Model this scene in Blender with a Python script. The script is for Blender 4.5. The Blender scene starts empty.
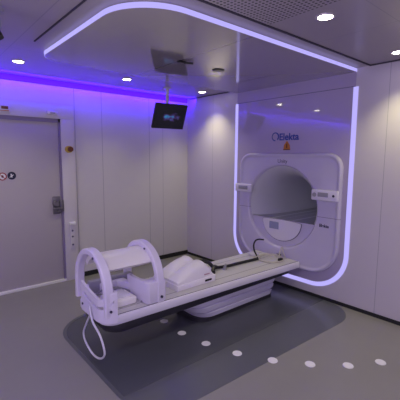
import bpy, bmesh, math, random
from mathutils import Vector, Matrix
PI = math.pi
C = bpy.context.scene.collection
S = bpy.context.scene

# ------------------------------------------------------------------ materials
def rgb(r, g, b):
    f = lambda c: (c/255/12.92) if c/255 <= .04045 else ((c/255+.055)/1.055)**2.4
    return (f(r), f(g), f(b), 1)

def seam_nodes(nt, base, dark, seams):
    """seams: list of (axis, position, half width). Returns a colour socket (surface joints between panels)."""
    N, L = nt.nodes, nt.links
    geo = N.new('ShaderNodeNewGeometry'); sep = N.new('ShaderNodeSeparateXYZ'); L.new(geo.outputs['Position'], sep.inputs[0])
    acc = None
    for ax, pos, w in seams:
        a = N.new('ShaderNodeMath'); a.operation = 'COMPARE'
        L.new(sep.outputs[ax], a.inputs[0]); a.inputs[1].default_value = pos; a.inputs[2].default_value = w
        if acc is None: acc = a.outputs[0]
        else:
            m = N.new('ShaderNodeMath'); m.operation = 'MAXIMUM'
            L.new(acc, m.inputs[0]); L.new(a.outputs[0], m.inputs[1]); acc = m.outputs[0]
    mix = N.new('ShaderNodeMix'); mix.data_type = 'RGBA'
    L.new(acc, mix.inputs[0]); mix.inputs[6].default_value = base; mix.inputs[7].default_value = dark
    return mix.outputs[2]

def mat(name, col, rough=.5, metal=0, emit=None, strength=0, seams=None, dark=None, noise=0, nscale=6, bump=0, spec=None, coat=0):
    m = bpy.data.materials.new(name); m.use_nodes = True
    nt = m.node_tree; b = nt.nodes['Principled BSDF']
    b.inputs['Base Color'].default_value = col; b.inputs['Roughness'].default_value = rough
    b.inputs['Metallic'].default_value = metal
    if spec is not None: b.inputs['Specular IOR Level'].default_value = spec
    if coat: b.inputs['Coat Weight'].default_value = coat; b.inputs['Coat Roughness'].default_value = .05
    if emit: b.inputs['Emission Color'].default_value = emit; b.inputs['Emission Strength'].default_value = strength
    sock = None
    if seams: sock = seam_nodes(nt, col, dark or (0.02, 0.02, 0.03, 1), seams)
    if noise:
        n = nt.nodes.new('ShaderNodeTexNoise'); n.inputs['Scale'].default_value = nscale; n.inputs['Detail'].default_value = 6
        g = nt.nodes.new('ShaderNodeNewGeometry'); nt.links.new(g.outputs['Position'], n.inputs['Vector'])
        mr = nt.nodes.new('ShaderNodeMapRange'); mr.inputs[3].default_value = 1-noise; mr.inputs[4].default_value = 1+noise
        nt.links.new(n.outputs[0], mr.inputs[0])
        mx = nt.nodes.new('ShaderNodeVectorMath'); mx.operation = 'SCALE'
        if sock: nt.links.new(sock, mx.inputs[0])
        else: mx.inputs[0].default_value = col[:3]
        nt.links.new(mr.outputs[0], mx.inputs['Scale']); sock = mx.outputs[0]
        if bump:
            bp = nt.nodes.new('ShaderNodeBump'); bp.inputs['Strength'].default_value = bump; bp.inputs['Distance'].default_value = .002
            nt.links.new(n.outputs[0], bp.inputs['Height']); nt.links.new(bp.outputs[0], b.inputs['Normal'])
    if sock: nt.links.new(sock, b.inputs['Base Color'])
    return m

H = 2.6
SEAMC = (0.16, 0.15, 0.2, 1)
M = {}
M['wall_back'] = mat('satin_wall_panel', rgb(205, 200, 208), .28, seams=[(0, -1.90, .004), (0, -1.52, .004), (0, -0.75, .004), (0, -0.50, .003)], dark=(0.36, 0.34, 0.42, 1))
M['wall_mri'] = mat('satin_wall_panel_right', rgb(198, 190, 204), .3, seams=[(1, -3.17, .003), (1, -0.62, .003), (1, -3.95, .003)], dark=(0.34, 0.32, 0.4, 1))
M['wall_plain'] = mat('plain_wall_paint', rgb(196, 190, 202), .45)
M['gloss'] = mat('gloss_lavender_panel', rgb(176, 164, 200), .04, seams=[(2, 2.415, .004)], dark=(.18, .16, .26, 1), spec=.8, coat=.4)
M['ceil'] = mat('ceiling_metal_tile', rgb(158, 150, 160), .3, seams=[(0, -2.91, .004), (1, -3.62, .003), (1, -4.24, .003), (0, -1.05, .003), (1, -1.19, .004)], dark=(.24, .22, .28, 1))
M['ceil_gloss'] = mat('ceiling_gloss_panel', rgb(150, 143, 152), .09, seams=[(0, -1.64, .005)], dark=(.12, .11, .14, 1), spec=.9, coat=.6)
M['black_gap'] = mat('shadow_gap_black', (.01, .01, .014, 1), .7)
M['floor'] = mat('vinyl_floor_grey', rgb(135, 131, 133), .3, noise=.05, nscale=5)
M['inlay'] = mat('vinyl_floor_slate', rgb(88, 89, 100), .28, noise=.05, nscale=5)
M['inlay_shade'] = mat('vinyl_floor_slate_shade', rgb(77, 78, 90), .25, noise=.05, nscale=5)
M['marker'] = mat('floor_marker_white', rgb(228, 224, 236), .4)
M['door'] = mat('door_grey_laminate', rgb(182, 174, 186), .4)
M['frame'] = mat('door_frame_white', rgb(208, 202, 214), .3)
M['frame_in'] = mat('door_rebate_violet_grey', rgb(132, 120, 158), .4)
M['neon'] = mat('neon_white_violet', (0, 0, 0, 1), .5, emit=(.50, .44, 1, 1), strength=1.0)
M['cove'] = mat('cove_glow_violet', (0, 0, 0, 1), .5, emit=(.12, .012, 1, 1), strength=1.0)
M['lamp'] = mat('downlight_lens', (0, 0, 0, 1), .5, emit=(1, .93, .78, 1), strength=22)
M['lamp_off'] = mat('downlight_dark_lens', (.03, .03, .04, 1), .3)
M['rim'] = mat('downlight_rim', rgb(190, 184, 190), .3, metal=.3)
M['white'] = mat('scanner_white_plastic', rgb(222, 216, 236), .25, seams=None, coat=.3)
M['cover'] = mat('scanner_cover_plastic', rgb(198, 190, 220), .22, seams=[(2, 0.985, .0025)], dark=(.2, .18, .3, 1), coat=.3)
M['bore'] = mat('bore_liner_plastic', rgb(200, 198, 212), .35)
M['bridge'] = mat('bore_bridge_plastic', rgb(150, 148, 165), .3, seams=[(1, -1.78, .012), (1, -2.09, .012), (1, -1.93, .004)], dark=rgb(215, 215, 228))
M['grey_pl'] = mat('grey_plastic', rgb(150, 148, 160), .4)
M['dark_line'] = mat('panel_joint_dark', rgb(85, 78, 110), .5)
M['screen_grey'] = mat('small_touch_screen', rgb(135, 135, 165), .2, emit=rgb(120, 125, 170), strength=.1)
M['table'] = mat('table_white_plastic', rgb(226, 220, 240), .28, coat=.25)
M['table_top'] = mat('table_top_insert', rgb(206, 202, 208), .4, seams=[(1, -1.72, .004), (1, -2.11, .004), (1, -1.9, .003)], dark=(.2, .19, .22, 1))
M['table_dark'] = mat('table_underside_charcoal', rgb(40, 38, 50), .5)
M['ped'] = mat('pedestal_plastic', rgb(216, 210, 236), .35)
M['coil'] = mat('coil_white_plastic', rgb(224, 216, 242), .3, coat=.2)
M['coil_shell'] = mat('coil_shell_plastic', rgb(238, 232, 238), .35)
M['coil_grey'] = mat('coil_grey_plastic', rgb(150, 146, 168), .4)
M['foam'] = mat('cushion_vinyl_white', rgb(236, 230, 244), .4)
M['black'] = mat('black_plastic', rgb(22, 20, 26), .4)
M['black_cable'] = mat('black_cable_sleeve', rgb(30, 27, 36), .6)
M['beige_cable'] = mat('beige_cable_rubber', rgb(196, 188, 186), .5)
M['white_cable'] = mat('white_hose', rgb(212, 208, 226), .4)
M['blue'] = mat('logo_blue', rgb(34, 62, 150), .4)
M['orange'] = mat('warning_orange', rgb(190, 118, 40), .45)
M['brown'] = mat('warning_brown', rgb(110, 62, 20), .5)
M['yellow'] = mat('button_yellow', rgb(205, 175, 70), .4)
M['redbrown'] = mat('button_red', rgb(105, 55, 35), .4)
M['navy'] = mat('sticker_navy', rgb(24, 24, 60), .4)
M['red'] = mat('sticker_red', rgb(150, 30, 50), .4)
M['sticker_white'] = mat('sticker_white', rgb(230, 228, 235), .4)
M['steel'] = mat('brushed_steel', rgb(120, 116, 128), .35, metal=.5)
M['text_grey'] = mat('lettering_grey', rgb(92, 86, 120), .5)
M['text_dark'] = mat('lettering_dark', rgb(52, 46, 78), .5)
M['tile_perf'] = None
M['ceiling_joint'] = mat('ceiling_joint_dark', rgb(52, 46, 66), .6)
M['label_pink'] = mat('label_faded_pink', rgb(190, 150, 170), .5)

def perforated():
    m = bpy.data.materials.new('perforated_ceiling_metal'); m.use_nodes = True
    nt = m.node_tree; N, L = nt.nodes, nt.links; b = N['Principled BSDF']; b.inputs['Roughness'].default_value = .4
    g = N.new('ShaderNodeNewGeometry'); sc = N.new('ShaderNodeVectorMath'); sc.operation = 'SCALE'; sc.inputs['Scale'].default_value = 1/.030
    fr = N.new('ShaderNodeVectorMath'); fr.operation = 'FRACTION'; su = N.new('ShaderNodeVectorMath'); su.operation = 'SUBTRACT'; su.inputs[1].default_value = (.5, .5, 0)
    mu = N.new('ShaderNodeVectorMath'); mu.operation = 'MULTIPLY'; mu.inputs[1].default_value = (1, 1, 0)
    ln = N.new('ShaderNodeVectorMath'); ln.operation = 'LENGTH'; lt = N.new('ShaderNodeMath'); lt.operation = 'LESS_THAN'; lt.inputs[1].default_value = .29
    L.new(g.outputs['Position'], sc.inputs[0]); L.new(sc.outputs[0], fr.inputs[0]); L.new(fr.outputs[0], su.inputs[0]); L.new(su.outputs[0], mu.inputs[0])
    L.new(mu.outputs[0], ln.inputs[0]); L.new(ln.outputs['Value'], lt.inputs[0])
    mx = N.new('ShaderNodeMix'); mx.data_type = 'RGBA'; mx.inputs[6].default_value = rgb(165, 157, 164); mx.inputs[7].default_value = rgb(34, 30, 40)
    L.new(lt.outputs[0], mx.inputs[0]); L.new(mx.outputs[2], b.inputs['Base Color'])
    return m
M['tile_perf'] = perforated()

# ------------------------------------------------------------------ mesh helpers
def obj(name, bm, m, parent=None, smooth=35):
    me = bpy.data.meshes.new(name)
    bmesh.ops.recalc_face_normals(bm, faces=bm.faces)
    bm.to_mesh(me); bm.free()
    for mm in (m if isinstance(m, (list, tuple)) else [m]): me.materials.append(mm)
    if smooth:
        me.shade_smooth(); me.set_sharp_from_angle(angle=math.radians(smooth))
    o = bpy.data.objects.new(name, me); C.objects.link(o)
    if parent:
        o.parent = parent
        pw = Vector((0, 0, 0)); q = parent
        while q: pw += q.location; q = q.parent
        o.location = -pw            # meshes are written in world coordinates
    return o
def thing(name, label, cat, loc=(0, 0, 0), group=None):
    o = bpy.data.objects.new(name, None); C.objects.link(o); o.location = loc; o.empty_display_size = .05
    o['label'] = label; o['category'] = cat
    if group: o['group'] = group
    return o
def tag(o, label, cat, group=None):
    o['label'] = label; o['category'] = cat
    if group: o['group'] = group
    return o
def struct(name, bm, m, parent=None, smooth=35):
    o = obj(name, bm, m, parent, smooth)
    if not parent: o['kind'] = 'structure'
    return o
def NB(): return bmesh.new()
def box(bm, x0, x1, y0, y1, z0, z1, bev=0, seg=2):
    r = bmesh.ops.create_cube(bm, size=1, matrix=Matrix.Translation(((x0+x1)/2, (y0+y1)/2, (z0+z1)/2)) @ Matrix.Diagonal((abs(x1-x0), abs(y1-y0), abs(z1-z0), 1)))
    if bev:
        vs = set(r['verts']); es = [e for e in bm.edges if e.verts[0] in vs and e.verts[1] in vs]
        bmesh.ops.bevel(bm, geom=es, offset=bev, segments=seg, affect='EDGES', profile=.5)
    return bm
def cyl(bm, p0, p1, r0, r1=None, n=24, cap=True):
    p0, p1 = Vector(p0), Vector(p1); d = p1-p0
    M_ = Matrix.Translation((p0+p1)/2) @ d.to_track_quat('Z', 'Y').to_matrix().to_4x4()
    bmesh.ops.create_cone(bm, cap_ends=cap, segments=n, radius1=r0, radius2=r0 if r1 is None else r1, depth=d.length, matrix=M_)
    return bm
def loft(bm, rings, closed=True, cap0=False, cap1=False):
    vs = [[bm.verts.new(p) for p in r] for r in rings]
    n = len(rings[0])
    for a, b in zip(vs, vs[1:]):
        for i in range(n if closed else n-1):
            j = (i+1) % n
            bm.faces.new((a[i], a[j], b[j], b[i]))
    if cap0: bm.faces.new(vs[0])
    if cap1: bm.faces.new(vs[-1])
    return vs
def catmull(pts, k=8, closed=False):
    P = [Vector(p) for p in pts]; out = []; n = len(P)
    rng = range(n if closed else n-1)
    for i in rng:
        g = (lambda q: P[q % n]) if closed else (lambda q: P[max(0, min(n-1, q))])
        a, b, c, d = g(i-1), g(i), g(i+1), g(i+2)
        for s in range(k):
            t = s/k
            out.append(.5*((2*b)+(c-a)*t+(2*a-5*b+4*c-d)*t*t+(3*b-a-3*c+d)*t**3))
    if not closed: out.append(P[-1])
    return out
def tube(bm, pts, r, n=10, k=8, closed=False):
    P = catmull(pts, k, closed); rings = []; up = Vector((0, 0, 1)); prev = None
    for i, p in enumerate(P):
        a = P[i-1] if (i > 0 or closed) else P[0]; b = P[(i+1) % len(P)] if (i < len(P)-1 or closed) else P[-1]
        t = (b-a).normalized()
        if prev is None: s = t.cross(up); s = s if s.length > .01 else t.cross(Vector((1, 0, 0)))
        else: s = prev - t*prev.dot(t)
        s.normalize(); prev = s; u = s.cross(t)
        rings.append([p + r*(math.cos(2*PI*q/n)*s + math.sin(2*PI*q/n)*u) for q in range(n)])
    if closed: rings.append(rings[0])
    loft(bm, rings, True, not closed, not closed)
    if closed: bmesh.ops.remove_doubles(bm, verts=bm.verts, dist=1e-5)
    return bm
def rrect(a0, a1, b0, b1, rs, seg=12):
    """rounded rectangle outline; rs radii at (a0,b0),(a1,b0),(a1,b1),(a0,b1)"""
    out = []
    for (cx, cy, st), r in zip(((a0, b0, PI), (a1, b0, 1.5*PI), (a1, b1, 0), (a0, b1, .5*PI)), rs):
        ox = cx + (r if cx == a0 else -r); oy = cy + (r if cy == b0 else -r)
        for i in range(seg+1):
            t = st + i/seg*PI/2
            out.append((ox+r*math.cos(t), oy+r*math.sin(t)))
    return out
def slab(bm, outline, z0, z1, bev=0, axis='z'):
    """extrude a closed 2D outline along z (or x: outline is (y,z))"""
    f = (lambda p, h: (p[0], p[1], h)) if axis == 'z' else ((lambda p, h: (h, p[0], p[1])) if axis == 'x' else (lambda p, h: (p[0], h, p[1])))
    if not bev:
        loft(bm, [[f(p, z0) for p in outline], [f(p, z1) for p in outline]], True, True, True)
    else:
        cx = sum(p[0] for p in outline)/len(outline); cy = sum(p[1] for p in outline)/len(outline)
        ins = offset(outline, bev); ins2 = offset(outline, bev*.3)
        loft(bm, [[f(p, z0) for p in ins], [f(p, z0+.3*bev) for p in ins2], [f(p, z0+bev) for p in outline], [f(p, z1-bev) for p in outline], [f(p, z1-.3*bev) for p in ins2], [f(p, z1) for p in ins]], True, True, True)
    return bm
def offset(o, d):
    n = len(o); area = sum(o[i][0]*o[(i+1) % n][1]-o[(i+1) % n][0]*o[i][1] for i in range(n)); sg = 1 if area > 0 else -1
    out = []
    for i in range(n):
        ax, ay = o[i-1]; bx_, by = o[(i+1) % n]; dx, dy = bx_-ax, by-ay; l = math.hypot(dx, dy) or 1
        out.append((o[i][0]-sg*dy/l*d, o[i][1]+sg*dx/l*d))
    return out
def polar(outline, c, angs):
    """points of an outline seen from centre c at the given angles"""
    res = []; n = len(outline)
    for t in angs:
        dx, dy = math.cos(t), math.sin(t); best = None
        for i in range(n):
            x1, y1 = outline[i][0]-c[0], outline[i][1]-c[1]; x2, y2 = outline[(i+1) % n][0]-c[0], outline[(i+1) % n][1]-c[1]
            ex, ey = x2-x1, y2-y1; den = dx*ey-dy*ex
            if abs(den) < 1e-12: continue
            s = (x1*ey-y1*ex)/den; u = (x1*dy-y1*dx)/den
            if s > 0 and -1e-6 <= u <= 1+1e-6 and (best is None or s > best): best = s
        res.append((c[0]+best*dx, c[1]+best*dy))
    return res
def text_mesh(s, size, m, name, parent, loc, rot, extrude=.001, bold=0):
    cu = bpy.data.curves.new(name, 'FONT'); cu.body = s; cu.size = size; cu.extrude = extrude; cu.offset = bold; cu.align_x = 'CENTER'; cu.align_y = 'CENTER'
    t = bpy.data.objects.new(name+'_src', cu); C.objects.link(t)
    bpy.context.view_layer.update()
    me = bpy.data.meshes.new_from_object(t.evaluated_get(bpy.context.evaluated_depsgraph_get()))
    bpy.data.objects.remove(t); me.materials.clear(); me.materials.append(m)
    me.transform(Matrix.Translation(loc) @ rot)
    o = bpy.data.objects.new(name, me); C.objects.link(o)
    if parent:
        o.parent = parent; pw = Vector((0, 0, 0)); q = parent
        while q: pw += q.location; q = q.parent
        o.location = -pw
    return o
ROT_X = Matrix(((0, 0, -1, 0), (-1, 0, 0, 0), (0, 1, 0, 0), (0, 0, 0, 1)))   # text on the scanner wall, read from -X
ROT_Y = Matrix(((1, 0, 0, 0), (0, 0, -1, 0), (0, 1, 0, 0), (0, 0, 0, 1)))    # text on the door wall, read from -Y

# ------------------------------------------------------------------ the room
X0, Y0 = -6.0, -6.2
struct('floor', box(NB(), X0-.1, .1, Y0-.1, .1, -.1, 0), M['floor'])
struct('wall_back', box(NB(), X0-.1, .1, 0, .1, 0, 2.8), M['wall_back'])
struct('wall_left', box(NB(), X0-.1, X0, Y0, 0, 0, 2.8), M['wall_plain'])
struct('wall_front', box(NB(), X0-.1, .1, Y0-.1, Y0, 0, 2.8), M['wall_plain'])
bm = NB()                                                                     # scanner wall, with the opening for the bore
for a in ((Y0, -2.66, 0, 2.8), (-1.30, 0, 0, 2.8), (-2.66, -1.30, 0, .38), (-2.66, -1.30, 1.66, 2.8)): box(bm, 0, .1, a[0], a[1], a[2], a[3])
struct('wall_right', bm, M['wall_mri'])
struct('ceiling', box(NB(), X0, 0, Y0, -.07, H, H+.05), M['ceil'])
struct('trim_1', box(NB(), X0, 0, -.07, 0, 2.76, 2.8), M['wall_plain'])       # closes the cove slot above the ceiling
# perforated tiles beyond the joint
struct('trim_2', box(NB(), -3.45, -1.66, -3.75, -2.99, H-.004, H), M['tile_perf'])
# hanging gloss panel of the ceiling
cp = rrect(-2.65, -.002, -2.83, -1.12, (.38, .005, .005, .2), 16)
cpb = offset(cp, .012)
struct('trim_3', slab(NB(), cp, H-.04, H-.001), M['ceil_gloss'], smooth=0)
bm = NB()
n = len(cp)
idx = [i for i in range(n) if True]
seq = [p for p in cp]                                                         # light line along the panel edge: near side and end side
S0 = 17                                                                       # first corner occupies 0..16
path = list(reversed(cp[:S0])) + []                                           # corner (-2.67,-2.83), from near side to left side
near = [(-.004, -2.83)] + list(reversed(cp[:S0]))                             # from the wall along the near edge round the corner
far = list(reversed(cp[3*S0:4*S0]))                                           # the corner (-2.67,-1.12), only its start
edge = near + far[::-1][::-1]
edge = near + [p for p in reversed(cp[3*S0:4*S0])][0:14]
def ribbon(bm, pts, z0, z1, out=.006):
    nn = len(pts); rings = []
    for i, p in enumerate(pts):
        a = pts[max(0, i-1)]; b = pts[min(nn-1, i+1)]; dx, dy = b[0]-a[0], b[1]-a[1]; l = math.hypot(dx, dy) or 1
        nx, ny = dy/l, -dx/l
        cx, cy = p[0]+1.335, p[1]+1.975
        if nx*cx+ny*cy < 0: nx, ny = -nx, -ny
        q = (p[0]+nx*out, p[1]+ny*out); w = (p[0]+nx*.001, p[1]+ny*.001)
        rings.append([(w[0], w[1], z0), (q[0], q[1], z0), (q[0], q[1], z1), (w[0], w[1], z1)])
    loft(bm, rings, True, True, True)
    return bm
neon_c = obj('light_line', ribbon(NB(), edge, H-.038, H-.006), M['neon'])
tag(neon_c, 'glowing white-violet light line around the edge of the hanging ceiling panel', 'light strip')
# joints of the ceiling around the light loop
bm = NB()
for a in ((-2.80, 0, -2.985, -2.965), (-2.80, -2.788, -2.985, -1.50), (-.03, 0, -6.2, -2.965), (-.03, 0, -1.12, -.07)): box(bm, a[0], a[1], a[2], a[3], H-.006, H+.002)
struct('trim_4', bm, M['ceiling_joint'])
# baseboards
struct('baseboard_back', box(NB(), -1.93, 0, -.012, 0, 0, .065), M['black_gap'])
struct('baseboard_right', box(NB(), -.012, 0, Y0, -.012, 0, .038), M['black_gap'])
# cove: emissive band added to carry the saturated violet glow on the wall
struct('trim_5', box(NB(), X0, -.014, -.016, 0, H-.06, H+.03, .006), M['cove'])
# floor inlay
ski = lambda o_: [(x, y-(.055*max(0, x+1.9)/1.2 if y < -2.2 else 0)) for x, y in o_]
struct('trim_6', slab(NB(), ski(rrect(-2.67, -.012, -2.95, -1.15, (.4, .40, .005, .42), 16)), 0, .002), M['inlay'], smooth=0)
struct('trim_7', slab(NB(), rrect(-2.64, -.012, -2.60, -1.18, (.01, .01, .005, .4), 16), .0018, .003), M['inlay_shade'])  # inner zone: shadow from the downlights put into the floor colour
dots = [(-1.77, -1.84), (-1.78, -2.15), (-1.73, -2.44), (-1.63, -2.73), (-1.48, -2.99), (-1.29, -3.22), (-1.07, -3.43), (-.82, -3.58)]
dl = ['round white floor dot farthest in, just below the table pedestal', 'second round white floor dot from the pedestal end of the arc',
      'round white floor dot on dark inlay below the front of the pedestal', 'white floor dot near the edge of the dark inlay, fourth along the arc',
      'white floor dot on the lighter border right at the rim of the dark inlay', 'white floor dot on plain grey floor, third from the right end of the arc',
      'white floor dot on plain grey floor, second from the right end of the arc', 'rightmost white floor dot, last of the arc nearest the right wall']
for (x, y), l in zip(dots, dl):
    o = obj('floor_marker', cyl(NB(), (x, y, .0), (x, y, .0055), .042, .040, 28), M['marker']); tag(o, l, 'floor marker', 'white floor dots in an arc')

# glossy wall panel inside the light loop
cb = (-1.935, 1.04)
def cover_outline(i): return rrect(-2.75+i, -1.24-i, .30+i, 1.72-i, (.36-i, .36-i, .17-i*.9, .17-i*.9), 14)
NA = 144; ANG = [2*PI*i/NA for i in range(NA)]
def panel_outline(w): return rrect(-2.83-w, -1.135+w, .165-w, 2.56, (.42+w, .42+w, .001, .001), 18)
AN2 = sorted(set([2*PI*i/240 for i in range(240)] + [math.atan2(2.5599-cb[1], y-cb[0]) % (2*PI) for y in (-2.8299, -1.1351)]))
po = polar(panel_outline(0), cb, AN2); pi_ = polar(cover_outline(.05), cb, AN2)
bm = NB(); loft(bm, [[(0, y, z) for y, z in pi_], [(-.006, y, z) for y, z in pi_], [(-.006, y, z) for y, z in po], [(0, y, z) for y, z in po]])
struct('trim_8', bm, M['gloss'])
# wall light line
def upath(w, zt=2.41):
    out = [(-1.135+w, zt)]; r = .42+w
    for i in range(19): t = -i/18*PI/2; out.append((-1.135-.42+r*math.cos(t), .585+r*math.sin(t)))
    for i in range(19): t = -PI/2-i/18*PI/2; out.append((-2.83+.42+r*math.cos(t), .585+r*math.sin(t)))
    out.append((-2.83-w, zt)); return out
a = upath(-.020); b = upath(.031)
bm = NB(); loft(bm, [[(-.002, p[0], p[1]), (-.009, p[0], p[1]), (-.009, q[0], q[1]), (-.002, q[0], q[1])] for p, q in zip(a, b)], True, True, True)
tag(obj('light_line', bm, M['neon']), 'glowing white-violet U-shaped light line on the wall around the scanner front', 'light strip')

# ------------------------------------------------------------------ door and fittings on the door wall
d = struct('door_1', box(NB(), -3.55, -2.125, -.014, 0, .035, 2.09, .003), M['door'])
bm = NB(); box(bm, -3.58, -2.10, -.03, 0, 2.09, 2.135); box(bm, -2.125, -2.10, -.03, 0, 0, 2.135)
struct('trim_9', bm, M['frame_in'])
bm = NB(); box(bm, -3.9, -1.93, -.045, 0, 2.135, 2.31, .004); box(bm, -2.10, -1.93, -.045, 0, 0, 2.135, .004)
struct('trim_10', bm, M['frame'])
struct('trim_11', box(NB(), -3.55, -2.10, -.035, 0, 0, .035, .003), M['sticker_white'])
hb = NB()
box(hb, -2.235, -2.14, -.035, -.014, .92, 1.15, .008); cyl(hb, (-2.20, -.035, 1.06), (-2.20, -.085, 1.06), .042, .032)
box(hb, -2.235, -2.12, -.075, -.045, .985, 1.01, .006); cyl(hb, (-2.165, -.03, .965), (-2.165, -.06, .965), .017)
box(hb, -2.15, -2.105, -.06, -.03, .95, 1.10, .006)
obj('door_handle', hb, M['steel'], d)
def sticker(x, z, r, m1, name, label, shape):
    t = thing(name, label, 'sticker', (x, -.014, z))
    obj('disc', cyl(NB(), (x, -.013, z), (x, -.0165, z), r, r, 32), M[m1], t)
    if shape == 'man':
        g = NB(); cyl(g, (x-.006, -.016, z+.016), (x-.006, -.0185, z+.016), .008, .008, 16)
        bmv = [(x-.012, z+.006), (x+.004, z+.006), (x+.018, z+.014), (x+.021, z+.008), (x+.006, z-.006), (x+.006, z-.022), (x-.004, z-.022), (x-.008, z-.008), (x-.018, z-.022), (x-.024, z-.018), (x-.013, z-.002)]
        slab(g, bmv, -.0185, -.016, axis='y'); obj('pictogram', g, M['sticker_white'], t)
    else:
        obj('field', cyl(NB(), (x, -.016, z), (x, -.0175, z), r*.74, r*.74, 28), M['sticker_white'], t)
        g = NB(); slab(g, [(x-.006, z+.016), (x+.008, z+.014), (x+.013, z), (x+.006, z-.014), (x-.008, z-.013), (x-.013, z+.002)], -.019, -.0175, axis='y'); obj('pictogram', g, M['navy'], t)
        g = NB(); slab(g, [(x-r*.62, z+r*.5), (x-r*.5, z+r*.62), (x+r*.62, z-r*.5), (x+r*.5, z-r*.62)], -.020, -.0188, axis='y'); obj('slash', g, M['red'], t)
sticker(-2.69, 1.432, .047, 'navy', 'warning_sticker', 'round navy sticker with white figure on the door, right one of two', 'man')
sticker(-2.79, 1.425, .047, 'red', 'prohibition_sticker', 'round red-edged prohibition sticker on the door at the left picture edge', 'no')
t = thing('wall_indicator', 'small white box with dark display above the door at left picture edge', 'indicator', (-2.73, -.045, 2.21))
obj('housing', box(NB(), -2.80, -2.68, -.075, -.045, 2.165, 2.245, .006), M['frame'], t)
obj('display', box(NB(), -2.77, -2.70, -.078, -.074, 2.20, 2.232, .001), M['redbrown'], t)
obj('stripe', box(NB(), -2.79, -2.69, -.078, -.074, 2.178, 2.186, .001), M['orange'], t)
t = thing('door_sensor', 'small white sensor box on the door frame above the door corner', 'sensor', (-2.2, -.045, 2.2))
obj('housing', box(NB(), -2.27, -2.14, -.085, -.045, 2.18, 2.225, .01), M['white'], t)
obj('eye', box(NB(), -2.235, -2.175, -.088, -.084, 2.188, 2.204, .002), M['grey_pl'], t)
t = thing('emergency_button', 'yellow emergency stop button with dark red knob beside the door frame', 'button', (-2.015, -.045, 1.755))
obj('housing', cyl(NB(), (-2.015, -.045, 1.755), (-2.015, -.10, 1.755), .045, .042, 32), M['yellow'], t)
obj('knob', cyl(cyl(NB(), (-2.015, -.10, 1.755), (-2.015, -.118, 1.755), .02), (-2.015, -.118, 1.755), (-2.015, -.145, 1.755), .034, .030, 32), M['redbrown'], t)
t = thing('wall_switch_strip', 'slim white vertical strip of three small sockets beside the door frame', 'socket', (-2.0, -.045, .7))
obj('plate', box(NB(), -2.035, -1.975, -.058, -.045, .42, .76, .004), M['frame'], t)
obj('cap', box(NB(), -2.05, -1.965, -.085, -.045, .76, .80, .006), M['sticker_white'], t)
for z in (.68, .60, .49): obj('socket', cyl(NB(), (-2.005, -.056, z), (-2.005, -.062, z), .014, .012, 20), M['text_grey'], t)

# ------------------------------------------------------------------ wall logo
t = thing('wall_logo', 'blue company logo lettering with ring symbol on glossy wall above the scanner', 'logo', (-.007, -1.97, 1.94))
text_mesh('Elekta', .120, M['blue'], 'lettering', t, Vector((-.0085, -2.02, 1.92)), ROT_X, .001, .0025)
def ringp(bm, y, z, r0, r1, a0, a1, x0=-.0095, x1=-.006, nn=30):
    rr = []
    for i in range(nn+1):
        q = a0+(a1-a0)*i/nn; w = r1-r0; w2 = w*(.45+.55*abs(math.sin(q*.5)))
        rr.append([(x1, y+(r1-w2)*math.cos(q), z+(r1-w2)*math.sin(q)), (x0, y+(r1-w2)*math.cos(q), z+(r1-w2)*math.sin(q)), (x0, y+r1*math.cos(q), z+r1*math.sin(q)), (x1, y+r1*math.cos(q), z+r1*math.sin(q))])
    loft(bm, rr, True, True, True); return bm
obj('ring_symbol', ringp(NB(), -1.815, 1.93, .040, .056, -.5*PI, 1.28*PI), M['blue'], t)
t = thing('warning_sign', 'small orange triangular warning sign below the blue wall logo', 'sign', (-.007, -1.985, 1.82))
obj('triangle', slab(NB(), [(-2.045, 1.76), (-1.945, 1.76), (-1.952, 1.82), (-1.975, 1.85), (-1.995, 1.875), (-2.015, 1.85), (-2.038, 1.82)], -.010, -.006, axis='x'), M['orange'], t)
g = NB(); slab(g, [(-2.005, 1.785), (-1.985, 1.785), (-1.987, 1.84), (-2.003, 1.84)], -.0115, -.010, axis='x'); box(g, -.0115, -.010, -2.045, -1.945, 1.76, 1.773)
obj('bolt_symbol', g, M['brown'], t)

# ------------------------------------------------------------------ scanner
sc = thing('mri_scanner', 'white scanner front with large round bore set in the glossy wall', 'scanner', (0, -1.935, .3))
bm = NB()
rings = []
for ins, x in ((0, -.0055), (0, -.03), (.006, -.042), (.022, -.048), (.036, -.044), (.046, -.034), (.06, -.032)):
    rings.append([(x, y, z) for y, z in polar(cover_outline(ins), cb, ANG)])
last = polar(cover_outline(.06), cb, ANG)
for f_ in (.5,):
    rings.append([(-.032, last[i][0]*(1-f_)+(cb[0]+.55*math.cos(t_))*f_, last[i][1]*(1-f_)+(cb[1]+.55*math.sin(t_))*f_) for i, t_ in enumerate(ANG)])
for r, x in ((.552, -.032), (.540, -.029), (.530, -.018), (.522, 0), (.52, .01)):
    rings.append([(x, cb[0]+r*math.cos(t_), cb[1]+r*math.sin(t_)) for t_ in ANG])
loft(bm, rings)
obj('front_cover', bm, M['cover'], sc, 50)
bm = NB()
prof = [(.520, .01), (.50, .03), (.465, .08), (.43, .15), (.40, .24), (.375, .36), (.36, .5), (.355, .7), (.355, 1.9)]
loft(bm, [[(x, cb[0]+r*math.cos(t_), cb[1]+r*math.sin(t_)) for t_ in ANG] for r, x in prof], True, False, True)
obj('bore_tunnel', bm, M['bore'], sc, 50)
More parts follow.
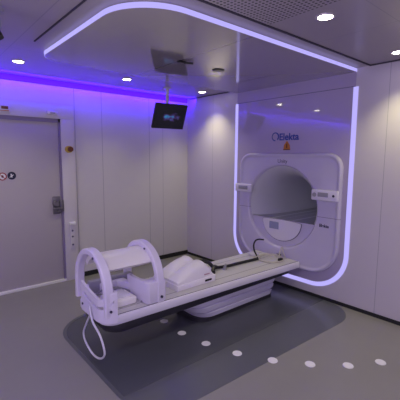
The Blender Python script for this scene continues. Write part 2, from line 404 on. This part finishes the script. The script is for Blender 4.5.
# flat bridge in the bore and the fascia below it
zb = .872
hw = [(x, math.sqrt(max(.01, (r-.004)**2-(cb[1]-zb)**2))) for r, x in prof]
bm = NB(); top = [(x, cb[0]-w) for x, w in hw] + [(x, cb[0]+w) for x, w in reversed(hw)]
slab(bm, top, zb-.03, zb)
obj('bore_bridge', bm, M['bridge'], sc)
rr_ = .517; a0 = math.asin((zb-cb[1])/rr_)
arc = [(cb[0]+rr_*math.cos(t_), cb[1]+rr_*math.sin(t_)) for t_ in [a0-(PI+2*a0)*i/48 for i in range(49)]]
fa = obj('lower_fascia', slab(NB(), arc, .004, .03, axis='x'), M['cover'], sc)
def lens(cy, cz, a, b, e=1.0, nn=48):
    return [(cy+a*math.cos(t_), cz+(0.02 if math.sin(t_) > 0 else b)*math.sin(t_)) for t_ in [2*PI*i/nn for i in range(nn)]]
obj('panel_joint', slab(NB(), lens(-1.945, .850, .305, .262), .000, .005, axis='x'), M['dark_line'], fa)
obj('access_panel', slab(NB(), lens(-1.945, .848, .297, .252), -.005, .004, axis='x'), M['white'], fa)
obj('touch_screen', box(NB(), -.008, -.004, -1.91, -1.76, .735, .83, .002), M['screen_grey'], fa)
def ctrl(y0, y1, z0, z1):
    o = obj('control_panel', box(NB(), -.075, -.03, y0, y1, z0, z1, .014, 3), M['white'], sc)
    return o
cl = ctrl(-1.485, -1.185, 1.19, 1.30)
obj('display', box(NB(), -.078, -.073, -1.42, -1.25, 1.225, 1.275, .003), M['grey_pl'], cl)
cr = ctrl(-2.735, -2.405, 1.18, 1.305)
obj('knob', cyl(NB(), (-.073, -2.45, 1.245), (-.082, -2.45, 1.245), .026, .024), M['grey_pl'], cr)
obj('display', box(NB(), -.078, -.073, -2.62, -2.49, 1.225, 1.275, .003), M['grey_pl'], cr)
obj('button', cyl(NB(), (-.073, -2.685, 1.245), (-.080, -2.685, 1.245), .014), M['text_dark'], cr)
text_mesh('Unity', .068, M['text_grey'], 'lettering', sc, Vector((-.0335, -1.955, 1.62)), ROT_X, .001)
text_mesh('Elekta', .05, M['text_dark'], 'lettering', sc, Vector((-.0335, -2.565, .885)), ROT_X, .001, .0015)

# ------------------------------------------------------------------ patient table
tb = thing('patient_table', 'long low white patient table on a ribbed pedestal in front of the bore', 'table', (-1.0, -1.9, 0))
to = [(x, y-(.085*(x+2.64)/2.6 if y < -1.9 else 0)) for x, y in rrect(-2.575, -.052, -2.205, -1.59, (.11, .03, .03, .14), 12)]
obj('table_body', slab(NB(), to, .325, .405, .014), M['table'], tb)
obj('table_top', slab(NB(), offset(to, .028), .404, .409), M['table_top'], tb)
obj('rim_line', slab(NB(), offset(to, .020), .400, .4065), M['dark_line'], tb)
obj('underside', slab(NB(), rrect(-2.535, -.12, -2.195, -1.61, (.14, .05, .05, .14), 12), .243, .326, .018), M['table_dark'], tb)
bm = NB()
def pr(x0, x1, hw_, r): return rrect(x0, x1, -1.9-hw_, -1.9+hw_, (r, .03, .03, r), 10)
lev = []
for k in range(3):
    zl = .035+k*.08; e0 = -1.50-.085*k; h0 = .235+.018*k
    lev += [(zl, e0, -.43+.01*k, h0-.004), (zl+.012, e0-.02, -.42+.01*k, h0+.008), (zl+.062, e0-.05, -.41+.01*k, h0+.020), (zl+.070, e0-.030, -.43+.01*k, h0-.004), (zl+.077, e0+.006, -.45+.01*k, h0-.026)]
loft(bm, [[(x, y, z) for x, y in pr(x0, x1, h_, .16)] for z, x0, x1, h_ in lev], True, True, True)
obj('pedestal', bm, M['ped'], tb, 25)
obj('plinth', slab(NB(), rrect(-1.55, -.40, -2.14, -1.66, (.15, .03, .03, .15)), .003, .045), M['table_dark'], tb)

# ------------------------------------------------------------------ arched coil frame
cf = thing('arched_coil', 'white double-arched imaging coil frame on the near end of the table', 'coil', (-2.32, -1.9, .41))
YC = -1.9
def archpts(a, top, zs, base, n_=40):
    out = [(YC-a, base)]
    for i in range(n_+1):
        t_ = PI-i/n_*PI
        out.append((YC+a*math.cos(t_), zs+(top-zs)*(math.sin(t_) if math.sin(t_) > 0 else 0)**.92))
    out.append((YC+a, base)); return out
def arch(x0, x1, base, a=.312, top=.905, zs=.56, w=.055, lean=0):
    bm = NB(); o_ = archpts(a, top, zs, base); i_ = archpts(a-w, top-w, zs, base)
    rings = []
    b_ = .010
    for p, q in zip(o_, i_):
        L_ = lambda s, u: (s, p[0]*(1-u)+q[0]*u, p[1]*(1-u)+q[1]*u)
        rings.append([L_(x0+b_, 0), L_(x1-b_, 0), L_(x1, .2), L_(x1, .8), L_(x1-b_, 1), L_(x0+b_, 1), L_(x0, .8), L_(x0, .2)])
    loft(bm, rings, True, True, True)
    return bm
a1 = obj('arch', arch(-2.575, -2.50, .41), M['coil'], cf)
a2 = obj('arch', arch(-2.09, -2.015, .41), M['coil'], cf)
for A, xx in ((a1, -2.577), (a2, -2.092)):
    for th in (1.95,):
        y_, z_ = YC+.287*math.cos(th), .56+.312*math.sin(th)
        obj('pin', cyl(NB(), (xx+.002, y_, z_), (xx-.006, y_, z_), .010), M['text_grey'], A)
obj('pin', cyl(NB(), (-2.055, -2.218, .46), (-2.055, -2.227, .46), .012), M['text_dark'], a2)
obj('pin', cyl(NB(), (-2.535, -2.218, .46), (-2.535, -2.227, .46), .010), M['text_dark'], a1)
# curved coil shell held between the arches
bm = NB(); rings = []
for i in range(33):
    t_ = math.radians(40 + (138-40)*i/32)
    ro, ri = (.272, .290), (.225, .250)
    cs, sn = math.cos(t_), math.sin(t_)
    rings.append([(-2.51, YC+ro[0]*cs, .56+ro[1]*sn), (-2.08, YC+ro[0]*cs, .56+ro[1]*sn), (-2.08, YC+ri[0]*cs, .56+ri[1]*sn), (-2.51, YC+ri[0]*cs, .56+ri[1]*sn)])
loft(bm, rings, True, True, True)
obj('coil_shell', bm, M['coil_shell'], cf)
# slotted panel that wraps the table end
def wrap(o_):
    return [(-2.578-o_, y_) for y_ in (-1.80, -1.86, -1.92, -1.98, -2.05)] + [(-2.465-(.113+o_)*math.cos(t_), -2.095-(.113+o_)*math.sin(t_)) for t_ in [PI/2*k_/8*.92 for k_ in range(0, 9)]]
pp, pin = wrap(.024), wrap(.002)
bm = NB(); nn = len(pp)-1
def band(i0, i1, zl, zh):
    rr = []
    for i in range(i0, i1+1):
        (ax_, ay_), (bx_, by_) = pp[i], pin[i]; u = i/nn
        rr.append([(ax_, ay_, zl(u)), (ax_, ay_, zh(u)), (bx_, by_, zh(u)), (bx_, by_, zl(u))])
    loft(bm, rr, True, True, True)
topz = lambda u: .615-.065*math.sin(PI*min(1, u*1.05))
band(0, nn, lambda u: .358, lambda u: topz(u)-.088)
band(0, nn, lambda u: topz(u)-.062, topz)
band(0, 1, lambda u: topz(u)-.088, lambda u: topz(u)-.062); band(nn-1, nn, lambda u: topz(u)-.088, lambda u: topz(u)-.062)
ep = obj('end_panel', bm, M['coil'], cf)
obj('pin', cyl(NB(), (-2.60, -1.83, .42), (-2.609, -1.83, .42), .010), M['text_dark'], ep)
obj('side_rail', box(NB(), -2.49, -2.05, -1.72, -1.66, .43, .55, .012), M['coil_grey'], cf)
bm = NB()                                                                      # tall cradle wall under the inner arch
slab(bm, [(-2.19, -1.86), (-2.19, -2.17), (-2.165, -2.205), (-2.005, -2.205), (-1.995, -2.17), (-2.03, -2.10), (-2.12, -2.09), (-2.15, -2.04), (-2.15, -1.86)], .41, .60, .010)
slab(bm, [(-2.19, -1.90), (-2.15, -1.88), (-2.15, -1.70), (-2.50, -1.66), (-2.50, -1.70), (-2.24, -1.75)], .41, .52, .008)
obj('cradle', bm, M['coil'], cf)

bx = thing('coil_box', 'small white connector box lying on the table under the arches', 'box', (-2.37, -1.98, .41))
obj('housing', box(NB(), -2.47, -2.23, -2.10, -1.88, .41, .475, .015, 3), M['coil_shell'], bx)
obj('lid', box(NB(), -2.43, -2.27, -2.06, -1.90, .472, .495, .008), M['white'], bx)
bm = NB(); tube(bm, [(-2.50, -1.80, .42), (-2.40, -1.74, .45), (-2.27, -1.80, .47), (-2.16, -1.95, .44), (-2.12, -2.06, .425), (-2.2, -2.12, .42)], .009)
tag(obj('thin_cable', bm, M['coil_grey']), 'thin grey cable curling round the small box under the arches', 'cable')

# ------------------------------------------------------------------ knee cushion on its tray
kc = thing('knee_cushion', 'white two-humped knee support wedge lying on the middle of the table', 'cushion', (-1.6, -1.92, .41))
def prof_slab(bm, prof, y0, y1, bev=.012):
    slab(bm, prof, y0, y1, bev, axis='y'); return bm
base = [(-1.90, .41), (-1.36, .41), (-1.355, .475), (-1.90, .46)]
obj('base', prof_slab(NB(), [(-1.81, .41), (-1.335, .41), (-1.325, .476), (-1.81, .462)], -2.128, -1.712, .008), M['foam'], kc)
bm = NB(); nx, ny = 26, 30; rows = []
def hump(u, v):                                     # u along the table, v across it
    prof_ = .026+.118*(math.sin(min(1, u/.72)*PI/2))**1.15 if u < .72 else .155-.135*((u-.72)/.28)**1.7
    lobe = .050*(math.sin(PI*((v*2) % 1 if v < 1 else 1)))**.55
    edge = min(1, v/.06, (1-v)/.06)
    return .462 + prof_*(.80+.2*edge) + (lobe-.036)*min(1, u*2.2)*(1 if u < .8 else (1-u)/.2)
for i in range(nx+1):
    u = i/nx; x = -1.80+.46*u
    rows.append([(x, -2.115, .460)]+[(x, -2.115+.39*j/ny, hump(u, j/ny)) for j in range(ny+1)]+[(x, -1.725, .460)])
loft(bm, rows, True, True, True)
obj('wedge', bm, M['foam'], kc, 55)
obj('buckle', box(NB(), -1.47, -1.385, -2.134, -2.124, .433, .452, .002), M['black'], kc)
obj('label_tag', box(NB(), -1.47, -1.40, -2.1185, -2.110, .495, .507, .001), M['label_pink'], kc)

# ------------------------------------------------------------------ cables
bm = NB(); tube(bm, [(-.43, -1.93, .427), (-.56, -1.917, .427), (-.80, -1.90, .427), (-.89, -1.90, .427), (-1.05, -1.865, .427)], .016)
cb1 = thing('coil_cable', 'thick black cable with connector lying along the table top towards the bore', 'cable', (-.8, -1.85, .41))
obj('cable', bm, M['black_cable'], cb1)
bm = NB(); tube(bm, [(-1.08, -1.87, .428), (-1.11, -1.84, .45), (-1.14, -1.80, .49), (-1.20, -1.74, .50), (-1.28, -1.68, .45)], .021)
tube(bm, [(-1.06, -1.86, .43), (-1.12, -1.88, .45), (-1.19, -1.94, .428), (-1.21, -1.97, .43)], .022)
obj('connector', bm, M['black'], cb1)
bm = NB(); cyl(bm, (-1.00, -1.93, .41), (-1.00, -1.93, .44), .022, .018); tube(bm, [(-1.00, -1.93, .44), (-.98, -1.92, .46), (-.95, -1.90, .435)], .012)
obj('strain_relief', bm, M['grey_pl'], cb1)
bm = NB(); tube(bm, [(-.43, -1.93, .427), (-.40, -1.885, .455), (-.39, -1.84, .50), (-.39, -1.825, .57), (-.39, -1.85, .63), (-.39, -1.90, .66), (-.39, -1.98, .67)], .010)
tag(obj('black_hose_loop', bm, M['black_cable']), 'black curved hose standing up in a hook at the bore end of the table', 'hose')
bm = NB(); tube(bm, [(-.42, -1.935, .425), (-.30, -1.90, .44), (-.18, -1.92, .44), (-.12, -2.00, .43), (-.15, -2.10, .42), (-.26, -2.165, .42), (-.40, -2.12, .42), (-.44, -2.01, .42), (-.42, -1.94, .42)], .009)
tube(bm, [(-.46, -1.88, .43), (-.34, -1.95, .47), (-.25, -2.02, .45), (-.18, -2.10, .425)], .008)
tube(bm, [(-.18, -2.06, .43), (-.13, -2.04, .50), (-.12, -2.05, .55), (-.11, -2.07, .50), (-.10, -2.10, .42)], .007)
cc = thing('looped_leads', 'pale thin leads looped loosely at the bore end of the table', 'leads', (-.3, -2.0, .41))
obj('lead', bm, M['beige_cable'], cc)
obj('plug', box(NB(), -.275, -.215, -2.15, -2.11, .411, .445, .008), M['black'], cc)
bm = NB(); box(bm, -.33, -.26, -1.86, -1.80, .411, .44, .01); box(bm, -.13, -.07, -2.03, -1.95, .411, .44, .01)
tag(obj('small_clip', box(NB(), -.36, -.24, -1.80, -1.71, .411, .45, .012), M['white']), 'small white plastic block on the table next to the black hook-shaped hose', 'block')
tag(obj('lead_plug', box(NB(), -.10, -.05, -2.0, -1.94, .411, .432, .008), M['black']), 'small black plug at the bore end corner of the table', 'plug')
bm.free()
bm = NB(); tube(bm, [(-2.612, -2.00, .46), (-2.615, -2.005, .39), (-2.618, -1.93, .28), (-2.62, -1.87, .18), (-2.62, -1.91, .11), (-2.62, -2.05, .065), (-2.62, -2.19, .09), (-2.62, -2.27, .17), (-2.62, -2.20, .28), (-2.622, -2.07, .35), (-2.614, -2.00, .44)], .008, 10, 10)
tag(obj('hanging_hose', bm, M['white_cable']), 'thin white hose hanging in a loop off the near end of the table', 'hose')

# ------------------------------------------------------------------ ceiling monitor
mc = Vector((-.872, -.715, 2.20)); yaw, tilt = math.radians(-99), .449
mn = thing('ceiling_monitor', 'black flat monitor hanging on a pale pole from the ceiling', 'monitor', (-.84, -.60, 2.6))
nrm = Vector((math.cos(yaw)*math.cos(tilt), math.sin(yaw)*math.cos(tilt), -math.sin(tilt)))
rgt = Vector((-math.sin(yaw), math.cos(yaw), 0)); upv = nrm.cross(rgt)
# looking at the screen, +rgt is to the viewer's right
Rm = Matrix((rgt, upv, nrm)).transposed().to_4x4(); MT = Matrix.Translation(mc) @ Rm
def lbox(x0, x1, y0, y1, z0, z1, bev=0):
    b_ = box(NB(), x0, x1, y0, y1, z0, z1, bev); bmesh.ops.transform(b_, matrix=MT, verts=b_.verts); return b_
hs = obj('housing', lbox(-.237, .237, -.172, .172, -.035, 0, .008), M['black'], mn)
scm = bpy.data.materials.new('monitor_picture'); scm.use_nodes = True
nt = scm.node_tree; N_, L_ = nt.nodes, nt.links; pb = N_['Principled BSDF']; pb.inputs['Base Color'].default_value = rgb(14, 14, 20); pb.inputs['Roughness'].default_value = .25
tc = N_.new('ShaderNodeTexCoord'); mp = N_.new('ShaderNodeMapping'); mp.inputs['Location'].default_value = (-.5, -.5, -.5)
mp2 = N_.new('ShaderNodeMapping'); mp2.inputs['Scale'].default_value = (2.0, 3.2, 0)
L_.new(tc.outputs['UV'], mp.inputs[0]); L_.new(mp.outputs[0], mp2.inputs[0])
ln = N_.new('ShaderNodeVectorMath'); ln.operation = 'LENGTH'; L_.new(mp2.outputs[0], ln.inputs[0])
nz = N_.new('ShaderNodeTexNoise'); nz.inputs['Scale'].default_value = 7; L_.new(tc.outputs['UV'], nz.inputs['Vector'])
ad = N_.new('ShaderNodeMath'); ad.operation = 'MULTIPLY_ADD'; ad.inputs[1].default_value = 1.6; L_.new(nz.outputs[0], ad.inputs[0]); L_.new(ln.outputs['Value'], ad.inputs[2])
rp = N_.new('ShaderNodeValToRGB'); rp.color_ramp.elements[0].position = .8; rp.color_ramp.elements[0].color = rgb(60, 140, 175); rp.color_ramp.elements[1].position = 1.0; rp.color_ramp.elements[1].color = rgb(40, 70, 130)
e = rp.color_ramp.elements.new(1.0); 
mr = N_.new('ShaderNodeMapRange'); mr.inputs[1].default_value = .5; mr.inputs[2].default_value = 1.9; L_.new(ad.outputs[0], mr.inputs[0])
rp.color_ramp.elements.remove(e)
rp.color_ramp.elements[0].position = .15; rp.color_ramp.elements[1].position = .62; rp.color_ramp.elements[1].color = rgb(16, 16, 24)
e = rp.color_ramp.elements.new(.42); e.color = rgb(70, 50, 110)
e = rp.color_ramp.elements.new(.28); e.color = rgb(50, 105, 165)
L_.new(mr.outputs[0], rp.inputs[0]); L_.new(rp.outputs[0], pb.inputs['Emission Color']); pb.inputs['Emission Strength'].default_value = .8
b_ = NB(); uvl = b_.loops.layers.uv.new('UVMap')
vs = [b_.verts.new(MT @ Vector(v)) for v in ((-.222, -.157, .002), (.222, -.157, .002), (.222, .157, .002), (-.222, .157, .002))]
fc = b_.faces.new(vs)
for lp, uv in zip(fc.loops, ((0, 0), (1, 0), (1, 1), (0, 1))): lp[uvl].uv = uv
obj('screen', b_, scm, hs, 0)
px, py = -.835, -.600
obj('pole', cyl(NB(), (px, py, 2.13), (px, py, 2.6), .022), M['frame'], mn)
b_ = NB(); box(b_, -.06, .06, -.06, .06, -.06, -.033, .004); bmesh.ops.transform(b_, matrix=MT, verts=b_.verts); cyl(b_, (px, py, 2.17), tuple(mc-nrm*.05), .022)
obj('bracket', b_, M['black'], mn)
obj('ceiling_plate', cyl(NB(), (px, py, 2.585), (px, py, 2.6), .055), M['frame'], mn)

# ------------------------------------------------------------------ things on the ceiling
def downlight(x, y, z, label, on=True):
    t_ = thing('downlight', label, 'ceiling light', (x, y, z), 'round recessed downlights')
    bm = NB(); rings = [[(x+r*math.cos(2*PI*i/32), y+r*math.sin(2*PI*i/32), z-h_) for i in range(32)] for r, h_ in ((.066, .0), (.064, .006), (.052, .007), (.048, .002))]
    loft(bm, rings, True, True, False); obj('rim', bm, M['rim'] if on else M['grey_pl'], t_)
    obj('lens', cyl(NB(), (x, y, z-.001), (x, y, z-.0055), .0485, .046, 32), M['lamp'] if on else M['lamp_off'], t_)
DL = [(-2.73, -.73, 'lit round downlight in the ceiling at far left, above the door'), (-1.52, -.72, 'lit round downlight in the ceiling between the door and the monitor pole'),
      (-.29, -.70, 'lit round downlight in the ceiling by the room corner, right of the monitor'), (-1.49, -3.33, 'large lit round downlight in the ceiling near the top edge, right of the perforated tiles'),
      (-.29, -3.34, 'lit round downlight in the ceiling at the right picture edge by the wall')]
for x, y, l in DL: downlight(x, y, H, l)
t = thing('downlight', 'unlit dark round recessed fitting in the glossy ceiling panel', 'ceiling light', (-1.13, -1.92, H-.04))
obj('rim', loft and cyl(NB(), (-1.13, -1.92, H-.04), (-1.13, -1.92, H-.046), .066, .062, 32), M['black'], t)
obj('lens', cyl(NB(), (-1.13, -1.92, H-.045), (-1.13, -1.92, H-.049), .05, .048, 32), M['lamp_off'], t)
t = thing('ceiling_sensor', 'tiny black sensor with stub arm on the ceiling panel joint', 'sensor', (-1.60, -1.94, H-.04))
obj('body', box(NB(), -1.66, -1.58, -1.965, -1.92, H-.058, H-.04, .005), M['black'], t)
obj('stub', cyl(NB(), (-1.60, -1.95, H-.052), (-1.53, -2.0, H-.058), .010), M['black'], t)
t = thing('ceiling_camera', 'ceiling-hung camera with pale violet housing and black tip at top left corner', 'camera', (-3.20, -2.04, H))
obj('housing', cyl(cyl(NB(), (-3.20, -2.04, H), (-3.20, -2.04, H-.03), .07), (-3.20, -2.04, H-.03), (-3.20, -2.04, H-.13), .045, .05), M['coil_grey'], t)
obj('lens_cone', cyl(NB(), (-3.20, -2.04, H-.13), (-3.19, -2.05, H-.19), .035, .050), M['black'], t)

# ------------------------------------------------------------------ lamps
def lamp(kind, name, loc, energy, col, **k):
    l = bpy.data.lights.new(name, kind); l.energy = energy; l.color = col
    for a_, v in k.items(): setattr(l, a_, v)
    o = bpy.data.objects.new(name, l); C.objects.link(o); o.location = loc; return o
for x, y in [(-2.73, -.73), (-1.52, -.72), (-.29, -.70), (-1.49, -3.33), (-.29, -3.34)]:
    e_ = 56 if x > -.5 else 34
    lamp('SPOT', 'ceiling_spot', (x, y, H-.012), e_, (1, .96, .44), spot_size=math.radians(104), spot_blend=.9, shadow_soft_size=.045)
for x, y in [(-2.73, -3.33), (-3.95, -.72), (-3.95, -3.33), (-2.73, -5.2), (-1.49, -5.2), (-.29, -5.2), (-5.0, -5.2), (-4.6, -2.2)]:
    lamp('SPOT', 'ceiling_spot', (x, y, H-.012), 22, (.86, .80, 1), spot_size=math.radians(150), spot_blend=1, shadow_soft_size=.05)  # unseen spots without fixtures, added as ambient fill
for x, y, z, e_ in [(-4.9, -5.3, 1.7, 58), (-5.3, -2.4, 1.8, 34), (-1.6, -5.5, 1.7, 12), (-3.0, -3.4, 1.95, 16)]:
    q_ = lamp('POINT', 'fill_lamp', (x, y, z), e_, (.85, .76, 1), shadow_soft_size=.5); q_.data.specular_factor = 0  # unseen soft lamps added to lift the general light, no highlights
# violet LED run at the top of the door wall, washing it from just under the ceiling
o = lamp('AREA', 'cove_lamp', (-3.0, -.23, H-.05), 46, (.06, .003, 1), shape='RECTANGLE', size=5.95, size_y=.02)
o.rotation_euler = (math.radians(102), 0, 0)
bl = lamp('AREA', 'bore_fill_lamp', (.75, cb[0], cb[1]+.33), .3, (.92, .9, 1), shape='RECTANGLE', size=1.3, size_y=.08)  # unseen lamp added to lighten the inside of the bore

w = bpy.data.worlds.new('World'); S.world = w; w.use_nodes = True
w.node_tree.nodes['Background'].inputs[0].default_value = (.3, .28, .42, 1); w.node_tree.nodes['Background'].inputs[1].default_value = .05

# ------------------------------------------------------------------ camera
cx, cy, ch, yaw, pitch, roll, f = -3.72457, -4.66783, 1.67445, 0.861377, 0.123092, 0.0063454, 352.495
F = Vector((math.cos(yaw)*math.cos(pitch), math.sin(yaw)*math.cos(pitch), -math.sin(pitch)))
R = Vector((math.sin(yaw), -math.cos(yaw), 0)); U = R.cross(F)
R2 = math.cos(roll)*R + math.sin(roll)*U; U2 = -math.sin(roll)*R + math.cos(roll)*U
cam = bpy.data.cameras.new('camera'); co = bpy.data.objects.new('camera', cam); C.objects.link(co)
co.matrix_world = Matrix.Translation((cx, cy, ch)) @ Matrix((R2, U2, -F)).transposed().to_4x4()
cam.sensor_width = 36; cam.sensor_fit = 'HORIZONTAL'; cam.lens = f/400*36; cam.clip_start = .02
S.camera = co
S.view_settings.view_transform = 'Standard'
S.view_settings.exposure = 0
